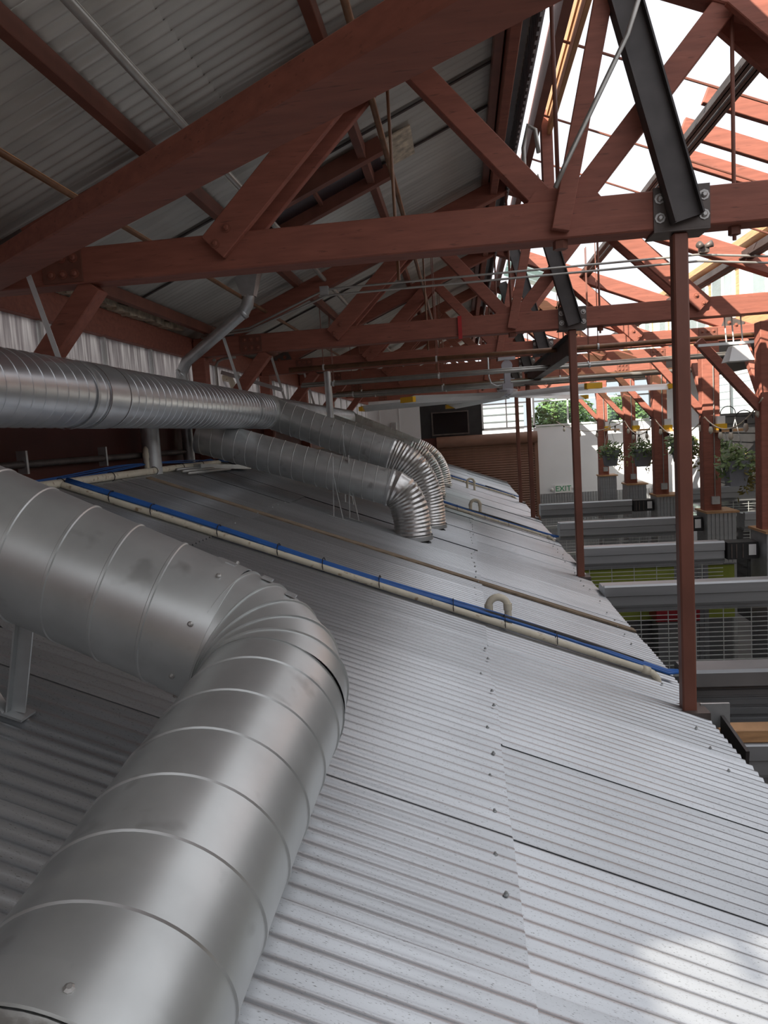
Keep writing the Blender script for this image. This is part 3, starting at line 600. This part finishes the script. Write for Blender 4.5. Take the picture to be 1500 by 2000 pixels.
# wires across the opening, right hand purlins and roof joists
for i, y in enumerate((5.0, 5.9, 7.2, 8.3)):
    o = part('glazing_bar', MB().tube([(.9, y, uz(.9)+.02), (4.4, y, uz(4.4)+.02)], .010, 6), 'redsteel'); tag(o, ('nearest', 'second', 'third', 'fourth')[i]+' thin bar sloping across the open roof', 'bar', 'bars across the open roof')
for i, x in enumerate((2.02, 3.3)):
    o = thing('open_purlin', ('dark double steel purlin crossing the open sky', 'lower steel purlin of the open right roof')[i], 'beam', (x, 6, uz(x)))
    for dx in (-.045, .045): part('angle', MB().box(x+dx-.035, x+dx+.035, 2.0, 17.0, uz(x)-.12, uz(x)-.105).box(x+dx-.005, x+dx+.005, 2.0, 17.0, uz(x)-.12, uz(x)-.03), 'darksteel', o)
for i, y in enumerate((6.15, 6.75, 7.3)):
    o = part('roof_joist', MB().beam((2.0, y, uz(2.0)+.08), (4.5, y, uz(4.5)+.08), .06, .14), 'red', bevel=.004); tag(o, ('near', 'middle', 'far')[i]+' red joist left on the open right roof', 'joist', 'joists of the open right roof')
# glazed patches far on the right slope
for i, y in enumerate((12.4, 15.2)):
    o = thing('roof_glazing', 'pale green glazed roof panel %s' % ('behind the third truss', 'behind the fourth truss')[i], 'rooflight', (1.5, y, uz(1.5)))
    for k in range(5): part('glazing_strip', MB().beam((.95+.0, y+.2+k*.42, uz(.95)+.08), (2.4, y+.2+k*.42, uz(2.4)+.08), .36, .012), 'frost', o)
# upper storey with curtained windows beyond the right wall
bl = thing('upper_storey', 'sunlit upper storey with curtained windows above the right columns', 'building', (5.2, 15, 1.4))
part('wall', MB().box(5.2, 5.5, 9.5, 24, 1.42, 2.9), 'wood', bl)
part('eave', MB().box(4.95, 5.7, 9.3, 24.2, 2.86, 2.98), 'wood', bl)
for k in range(9):
    y = 10.0+k*1.5; f_ = part('window', MB().box(5.16, 5.21, y, y+1.2, 1.75, 2.7), 'siding', bl)
    for q in range(2): part('pane', MB().box(5.15, 5.16, y+.06+q*.57, y+.57+q*.57, 1.8, 2.65), 'glass', f_)

# ---------------------------------------------------------------- ceiling fan
FX, FY, FZ = .74, 11.5, .42
fan = thing('ceiling_fan', 'large ceiling fan with long pale blades and yellow winglets', 'fan', (FX, FY, FZ))
part('mount', MB().box(FX-.13, FX+.13, FY-.07, FY+.07, 1.02, 1.06).beam((FX, FY, 1.02), (FX, FY, .86), .20, .05).tube([(FX, FY-.04, .93), (FX, FY+.04, .93)], .085, 16), 'hub', fan)
part('down_tube', MB().box(FX-.05, FX+.05, FY-.05, FY+.05, .5, .88), 'hub', fan, bevel=.01)
part('motor', MB().tube([(FX, FY, .47), (FX, FY, .49), (FX, FY, .56), (FX, FY, .58)], [.12, .15, .15, .07], 20).box(FX-.08, FX+.08, FY-.08, FY+.08, .56, .66), 'hub', fan)
part('bracket', MB().box(FX-.11, FX+.11, FY-.03, FY+.03, .72, .735), 'hub', fan)
part('cable', MB().tube([(FX-.28, FY, 1.08), (FX-.28, FY, .78), (FX-.25, FY, .68), (FX-.16, FY, .63), (FX-.06, FY, .64)], .012, 8), 'strap', fan, True)
RB = 2.35
for k in range(6):
    a = math.radians(-7+60*k); dr = V((math.cos(a), math.sin(a), 0)); q = V((-dr.y, dr.x, 0))
    pr_ = [(-.095, -.045), (-.04, .0), (.03, .035), (.095, .048), (.03, .008)]
    vs = [V((FX, FY, FZ+.06)) + dr*s_ + q*u_ + V((0, 0, z_ - s_*.02)) for s_ in (.12, RB) for u_, z_ in pr_]
    b = part('blade', MB().add(vs, [(i, (i+1) % 5, 5+(i+1) % 5, 5+i) for i in range(5)] + [(4, 3, 2, 1, 0), (5, 6, 7, 8, 9)]), 'blade', fan)
    tip = V((FX, FY, FZ+.06-RB*.02)) + dr*RB
    part('winglet', MB().beam(tip-q*.12, tip+q*.10, .06, .07), 'yellow', b)
# work lamp at the right
o = thing('work_lamp', 'white work lamp hanging from the pipe at the upper right', 'lamp', (3.25, 9.0, .62))
part('shade', MB().add([(3.16, 8.92, .76), (3.32, 8.92, .76), (3.32, 9.06, .76), (3.16, 9.06, .76), (3.10, 8.86, .58), (3.38, 8.86, .58), (3.38, 9.12, .58), (3.10, 9.12, .58)], [(0, 1, 5, 4), (1, 2, 6, 5), (2, 3, 7, 6), (3, 0, 4, 7), (0, 3, 2, 1), (4, 5, 6, 7)]), 'paper', o)
part('bar', MB().box(2.8, 3.42, 8.98, 9.02, .78, .81), 'strap', o)
for x in (3.12, 3.2, 3.3): part('hanger', MB().tube([(x, 9, .8), (x-.02, 9, 1.1)], .008, 6), 'strap', o)

# ---------------------------------------------------------------- shutters of the stalls across the aisle
def shutter(y, zt, x0, x1, lab, gr=1.2, motor=True, solid=False, hh=.26, m='shut'):
    t = thing('roller_shutter', lab, 'shutter', ((x0+x1)/2, y, FLOOR), 'roller shutters across the aisle')
    prof = [(0, zt), (.04, zt), (.07, zt-.03), (.30, zt-.03), (.34, zt-.07), (.34, zt-hh), (.02, zt-hh), (0, zt-hh+.03), (0, zt-.13), (-.02, zt-.12), (-.02, zt-.02)]
    n = len(prof); vs = [(x, y+a, b) for x in (x0, x1) for a, b in prof]
    part('housing', MB().add(vs, [(i, (i+1) % n, n+(i+1) % n, n+i) for i in range(n)] + [tuple(range(n)), tuple(range(2*n-1, n-1, -1))]), m, t)
    part('lower_lip', MB().box(x0, x1, y+.03, y+.12, zt-hh-.04, zt-hh), 'dkshut', t)
    if solid:
        z = zt-hh
        while z > FLOOR: part('slat', MB().box(x0, x1, y+.10+.0, y+.13, z-.072, z).box(x0, x1, y+.085, y+.10, z-.05, z-.012), 'dkshut', t); z -= .075
    elif gr:
        mb = MB(); z = zt-hh
        while z > zt-hh-gr: mb.box(x0, x1, y+.06, y+.068, z-.008, z); z -= .052
        x = x0+.1
        while x < x1: mb.box(x, x+.008, y+.058, y+.070, zt-hh-gr, zt-hh); x += .29
        part('grille', mb, 'rod', t, kind='stuff'); part('bottom_bar', MB().box(x0, x1, y+.04, y+.09, zt-hh-gr-.05, zt-hh-gr), 'rod', t)
    if motor:
        b = part('motor_box', MB().box(x1+.02, x1+.40, y-.06, y+.2, zt-.24, zt-.02), 'dark', t); part('label', MB().box(x1+.28, x1+.37, y-.064, y-.06, zt-.19, zt-.05), 'paper', b)
        for q in (.06, .12, .2): part('rib', MB().box(x1+q, x1+q+.015, y-.068, y-.06, zt-.22, zt-.04), 'plate', b)
    return t
shutter(8.0, -1.80, 1.46, 4.9, 'nearest wide grey shutter housing with open grille below', .75, False)
shutter(9.75, -1.66, 1.5, 3.32, 'second shutter housing ending at the clad pier on the right', .6)
shutter(11.9, -1.60, 1.5, 3.31, 'third shutter housing, ending beside the nearest post', .25)
shutter(14.8, -1.60, 1.5, 3.29, 'farthest shutter housing with a black motor box', .2)
shutter(12.0, -1.60, 4.4, 6.3, 'grey shutter housing beyond the clad pier on the right', .3, False)
shutter(14.9, -1.45, 4.3, 6.3, 'far right shutter housing with spots of sunlight', .3, False)
shutter(5.35, -1.86, 1.55, 4.9, 'dark closed slatted shutter at the right edge', 0, False, True, .10, 'dkshut')
shutter(4.9, -2.215, 1.65, 4.9, 'near shutter housing low at the right edge', .9, False)
tag(part('header_beam', MB().box(1.62, 4.9, 4.88, 5.02, -2.21, -2.12), 'wood', bevel=.006), 'tan wooden header on the near shutter housing', 'beam')
o = thing('roof_bracket', 'small galvanised bracket and dark gutter end at the foot of the nearest post', 'bracket', (1.5, 4.6, -1.95)); part('plate', MB().box(1.44, 1.62, 4.70, 4.72, -2.02, -1.86), 'galv', o); part('gutter', MB().beam((1.57, 4.28, -2.05), (1.57, 4.7, -2.0), .02, .13), 'darksteel', o)
o = thing('bell', 'small grey bell hanging below the second shutter motor', 'bell', (3.55, 9.6, -2.3)); part('body', MB().tube([(3.55, 9.6, -2.12), (3.55, 9.6, -2.16), (3.55, 9.6, -2.24)], [.03, .07, .08], 12), 'plate', o, True); part('cord', MB().tube([(3.55, 9.6, -2.12), (3.55, 9.6, -1.88)], .005, 5), 'dark', o)
for i, (x0, x1, y, z0, z1, m, nm, lab) in enumerate(((1.6, 3.0, 10.9, -3.0, -2.2, 'green', 'wall_board', 'lime green board behind the left part of the grille'), (3.45, 3.85, 10.9, -3.0, -2.2, 'green', 'wall_board', 'lime green board at the right behind the grille'), (2.6, 3.2, 10.4, -2.9, -2.55, 'redbox', 'counter', 'red counter seen through the grille'), (2.2, 2.65, 11.0, -2.25, -2.12, 'redbox', 'sign_board', 'small red board under the second shutter'), (3.55, 4.2, 7.6, -3.4, -2.75, 'redbox', 'counter', 'red counter at the right edge behind the grille'), (1.7, 4.9, 5.26, -3.6, -2.5, 'green', 'wall_board', 'dark green board under the near shutter'))):
    o = thing(nm, lab, 'counter' if m == 'redbox' else 'board', ((x0+x1)/2, y, z0)); part('panel', MB().box(x0, x1, y, y+(.4 if nm == 'counter' else .05), z0, z1), m, o, bevel=.01)
    part('cap', MB().box(x0-.02, x1+.02, y-.02, y+(.42 if nm == 'counter' else .07), z1, z1+.02), 'dkshut', o)
    part('base', MB().box(x0+.03, x1-.03, y+.02, y+(.36 if nm == 'counter' else .05), FLOOR, z0), 'dkshut', o)
mb = MB(); x = 3.04
while x < 3.44: mb.box(x, x+.035, 10.82, 10.95, FLOOR, -2.1).box(x+.035, x+.07, 10.84, 10.95, FLOOR, -2.1); x += .07
tag(part('clad_panel', mb, 'shut'), 'ribbed grey metal panel behind the grille', 'panel')

# ---------------------------------------------------------------- far end details
o = thing('brown_shutter', 'wide brown roller shutter closing the far end', 'shutter', (1, YF, FLOOR))
part('drum_cover', MB().tube([(-.9, YF-.15, -.42), (2.6, YF-.15, -.42)], .2, 18), 'brown', o, True, ang=.7)
z = -.6; sm = None
while z > FLOOR+.1:
    if sm is None: sm = mesh(MB().add([(-1.75, 0, 0), (1.75, 0, 0), (1.75, -.025, -.04), (-1.75, -.025, -.04), (1.75, 0, -.085), (-1.75, 0, -.085)], [(0, 3, 2, 1), (3, 5, 4, 2)]), 'slat', 'brown')
    inst('slat', sm, o, (.85, YF-.06, z)); z -= .085
part('side_rail', MB().box(2.5, 2.62, YF-.1, YF, FLOOR, -.4), 'brown', o)
o = thing('dark_window', 'black framed screen on the dark panel at the far end', 'screen', (-.4, YF, .2)); part('screen', MB().box(-1.0, .22, YF-.04, YF-.02, -.12, .62), 'screen', o)
part('frame', MB().box(-1.05, .27, YF-.05, YF-.01, -.17, -.12).box(-1.05, .27, YF-.05, YF-.01, .62, .66).box(-1.05, -1.0, YF-.05, YF-.01, -.12, .62).box(.22, .27, YF-.05, YF-.01, -.12, .62), 'plate', o)
o = thing('exit_sign', 'small green and white EXIT sign on the far white wall', 'sign', (3.44, YF, -2.31)); part('plate', MB().box(3.15, 3.73, YF-.05, YF-.01, -2.44, -2.16), 'paper', o)
cu = bpy.data.curves.new('exit_text', 'FONT'); cu.body = 'EXIT'; cu.size = .27; cu.align_x = 'CENTER'; cu.align_y = 'CENTER'; cu.extrude = .004
to = bpy.data.objects.new('lettering', cu); C.objects.link(to); bpy.context.view_layer.update()
me = bpy.data.meshes.new_from_object(to); bpy.data.objects.remove(to); me.materials.clear(); me.materials.append(M['signgreen'])
inst('lettering', me, o, (3.44, YF-.056, -2.3), (math.pi/2, 0, 0))
for x in (3.05, 3.83): part('lamp_head', MB().tube([(x, YF-.02, -2.3), (x, YF-.09, -2.32)], [.05, .06], 10), 'paper', o, True)
tag(part('alarm_bell', MB().tube([(5.6, YF, -2.2), (5.6, YF-.05, -2.2), (5.6, YF-.06, -2.2)], [.09, .09, .05], 14), 'galv', smooth=True, ang=.5), 'round grey bell on the far white wall', 'bell')
tag(part('wall_box', MB().box(-2.5, -2.3, YF-.12, YF, .1, .4), 'galv', bevel=.01), 'grey electrical box on the far white wall', 'box')
# planters
def leaves(c, rad, n, size, flat=1.0, droop=0):
    mb = MB()
    for _ in range(n):
        d = V((random.gauss(0, 1), random.gauss(0, 1), random.gauss(0, 1))).normalized()*rad*random.random()**.45; d.z *= flat
        p = V(c)+d - V((0, 0, droop*(abs(d.x)+abs(d.y))/rad*random.random()))
        a = V((random.gauss(0, 1), random.gauss(0, 1), random.gauss(0, .6))).normalized(); b = a.orthogonal().normalized(); s_ = size*random.uniform(.6, 1.3)
        mb.add([p-a*s_, p+b*s_*.45, p+a*s_, p-b*s_*.45], [(0, 1, 2, 3)])
    return mb
PL_ = [(1192, 893, 17.2, 'leftmost hanging planter in front of the white wall', .17), (1255, 892, 15.6, 'second hanging planter, left of the third red column', .17), (1332, 880, 13.4, 'hanging planter half hidden behind the nearest post', .16), (1408, 897, 12.6, 'pale hanging planter with yellowing leaves behind the large one', .15), (1437, 921, 10.9, 'large grey hanging planter with trailing leaves at the right', .15)]
for i, (px, py, y, lab, r) in enumerate(PL_):
    c_ = atY(px, py, y); t = thing('hanging_planter', lab, 'planter', c_-V((0, 0, .2)), 'hanging planters')
    vs = []
    for z, q in ((-.2, .72), (.16, 1.0), (.16, .93), (.1, .92)):
        vs += [c_+V((sx*r*q, sy*r*q, z)) for sx, sy in ((-1, -1), (1, -1), (1, 1), (-1, 1))]
    part('pot', MB().add(vs, [(k*4+j, k*4+(j+1) % 4, k*4+4+(j+1) % 4, k*4+4+j) for k in range(3) for j in range(4)] + [(3, 2, 1, 0), (12, 13, 14, 15)]), 'paper' if i == 3 else 'pot', t)
    part('foliage', leaves(c_+V((0, 0, .22)), .30, 380, .05, .6, .22), 'leaf', t, kind='stuff')
    part('trailing_leaves', leaves(c_+V((.2, -.05, .02)), .20, 160 if i > 1 else 60, .045, 1.2, .3), 'leaf2', t, kind='stuff')
    for s_ in (-1, 1): part('hanger_wire', MB().tube([c_+V((s_*r*.9, 0, .16)), c_+V((0, 0, .75))], .005, 5), 'strap', t)
    part('hook', MB().tube(arc(c_+V((.12, 0, .75)), (1, 0, 0), (0, 0, 1), .12, math.pi, 0, 8), .008, 5, False), 'dark', t)
# string lights
def string(p0, p1, sag, nb, lab):
    t = thing('string_lights', lab, 'lights', p0, 'string lights'); p0, p1 = V(p0), V(p1)
    P = [p0.lerp(p1, i/16)-V((0, 0, sag*4*(i/16)*(1-i/16))) for i in range(17)]
    part('cord', MB().tube(P, .010, 6), 'cream', t, True)
    for k in range(nb):
        q = P[int((k+.5)/nb*16)]; b = part('bulb', MB().tube([q-V((0, 0, .05)), q-V((0, 0, .08)), q-V((0, 0, .13)), q-V((0, 0, .165))], [.018, .03, .034, .01], 10), 'bulb', t, True); part('socket', MB().tube([q, q-V((0, 0, .055))], .018, 8), 'black', b)
string((3.75, 9.6, .15), (3.75, 11.8, -.05), .28, 5, 'nearest string of bulbs between the right columns')
string((3.75, 11.8, -.05), (3.75, 14.7, -.05), .3, 5, 'second string of bulbs behind the nearest post')
string((3.75, 14.7, -.05), (3.8, 17.6, -.05), .3, 5, 'third string of bulbs above the planters')
string((3.8, 17.6, -.05), (2.6, 20.5, .05), .25, 4, 'farthest string of bulbs against the white wall')

# ---------------------------------------------------------------- outside
o = part('ground', MB().box(-60, 70, -60, 90, FLOOR-.35, FLOOR-.15), 'conc'); tag(o, 'ground outside the hall', 'ground', kind='structure')
for i, (x, y, r, lab) in enumerate(((3.9, 28.6, 1.25, 'dense green shrub outside the far window'), (6.4, 30.2, 1.1, 'darker green tree right of the shrub outside'),)):
    t = thing('tree', lab, 'tree', (x, y, FLOOR)); part('trunk', MB().tube([(x, y, FLOOR-.15), (x, y, -.2)], [.14, .09], 8), 'dkwood', t, True)
    part('crown', leaves((x, y, .1), r, 3500, .10, .8), 'tree', t, kind='stuff')
o = thing('neighbour_house', 'white sided house outside the right window', 'building', (12, 22, FLOOR)); z = FLOOR-.15
part('wall', MB().box(9.0, 12, 14, 36, FLOOR-.15, 3.2), 'siding', o)
while z < 3: part('siding_board', MB().add([(8.98, 13.9, z), (8.95, 13.9, z), (8.98, 13.9, z+.25), (8.98, 36, z), (8.95, 36, z), (8.98, 36, z+.25)], [(0, 1, 2), (3, 5, 4), (1, 4, 5, 2), (0, 3, 4, 1)]), 'siding', o); z += .25
o = thing('street_wall', 'pale stepped wall outside the far left window', 'wall', (1, 31, FLOOR)); part('wall', MB().box(-3, 2.6, 31, 31.3, FLOOR-.15, .9), 'siding', o)
for z in (-.1, .2, .5, .8): part('coping', MB().box(-3, 2.6, 30.96, 31, z, z+.05), 'shut', o)
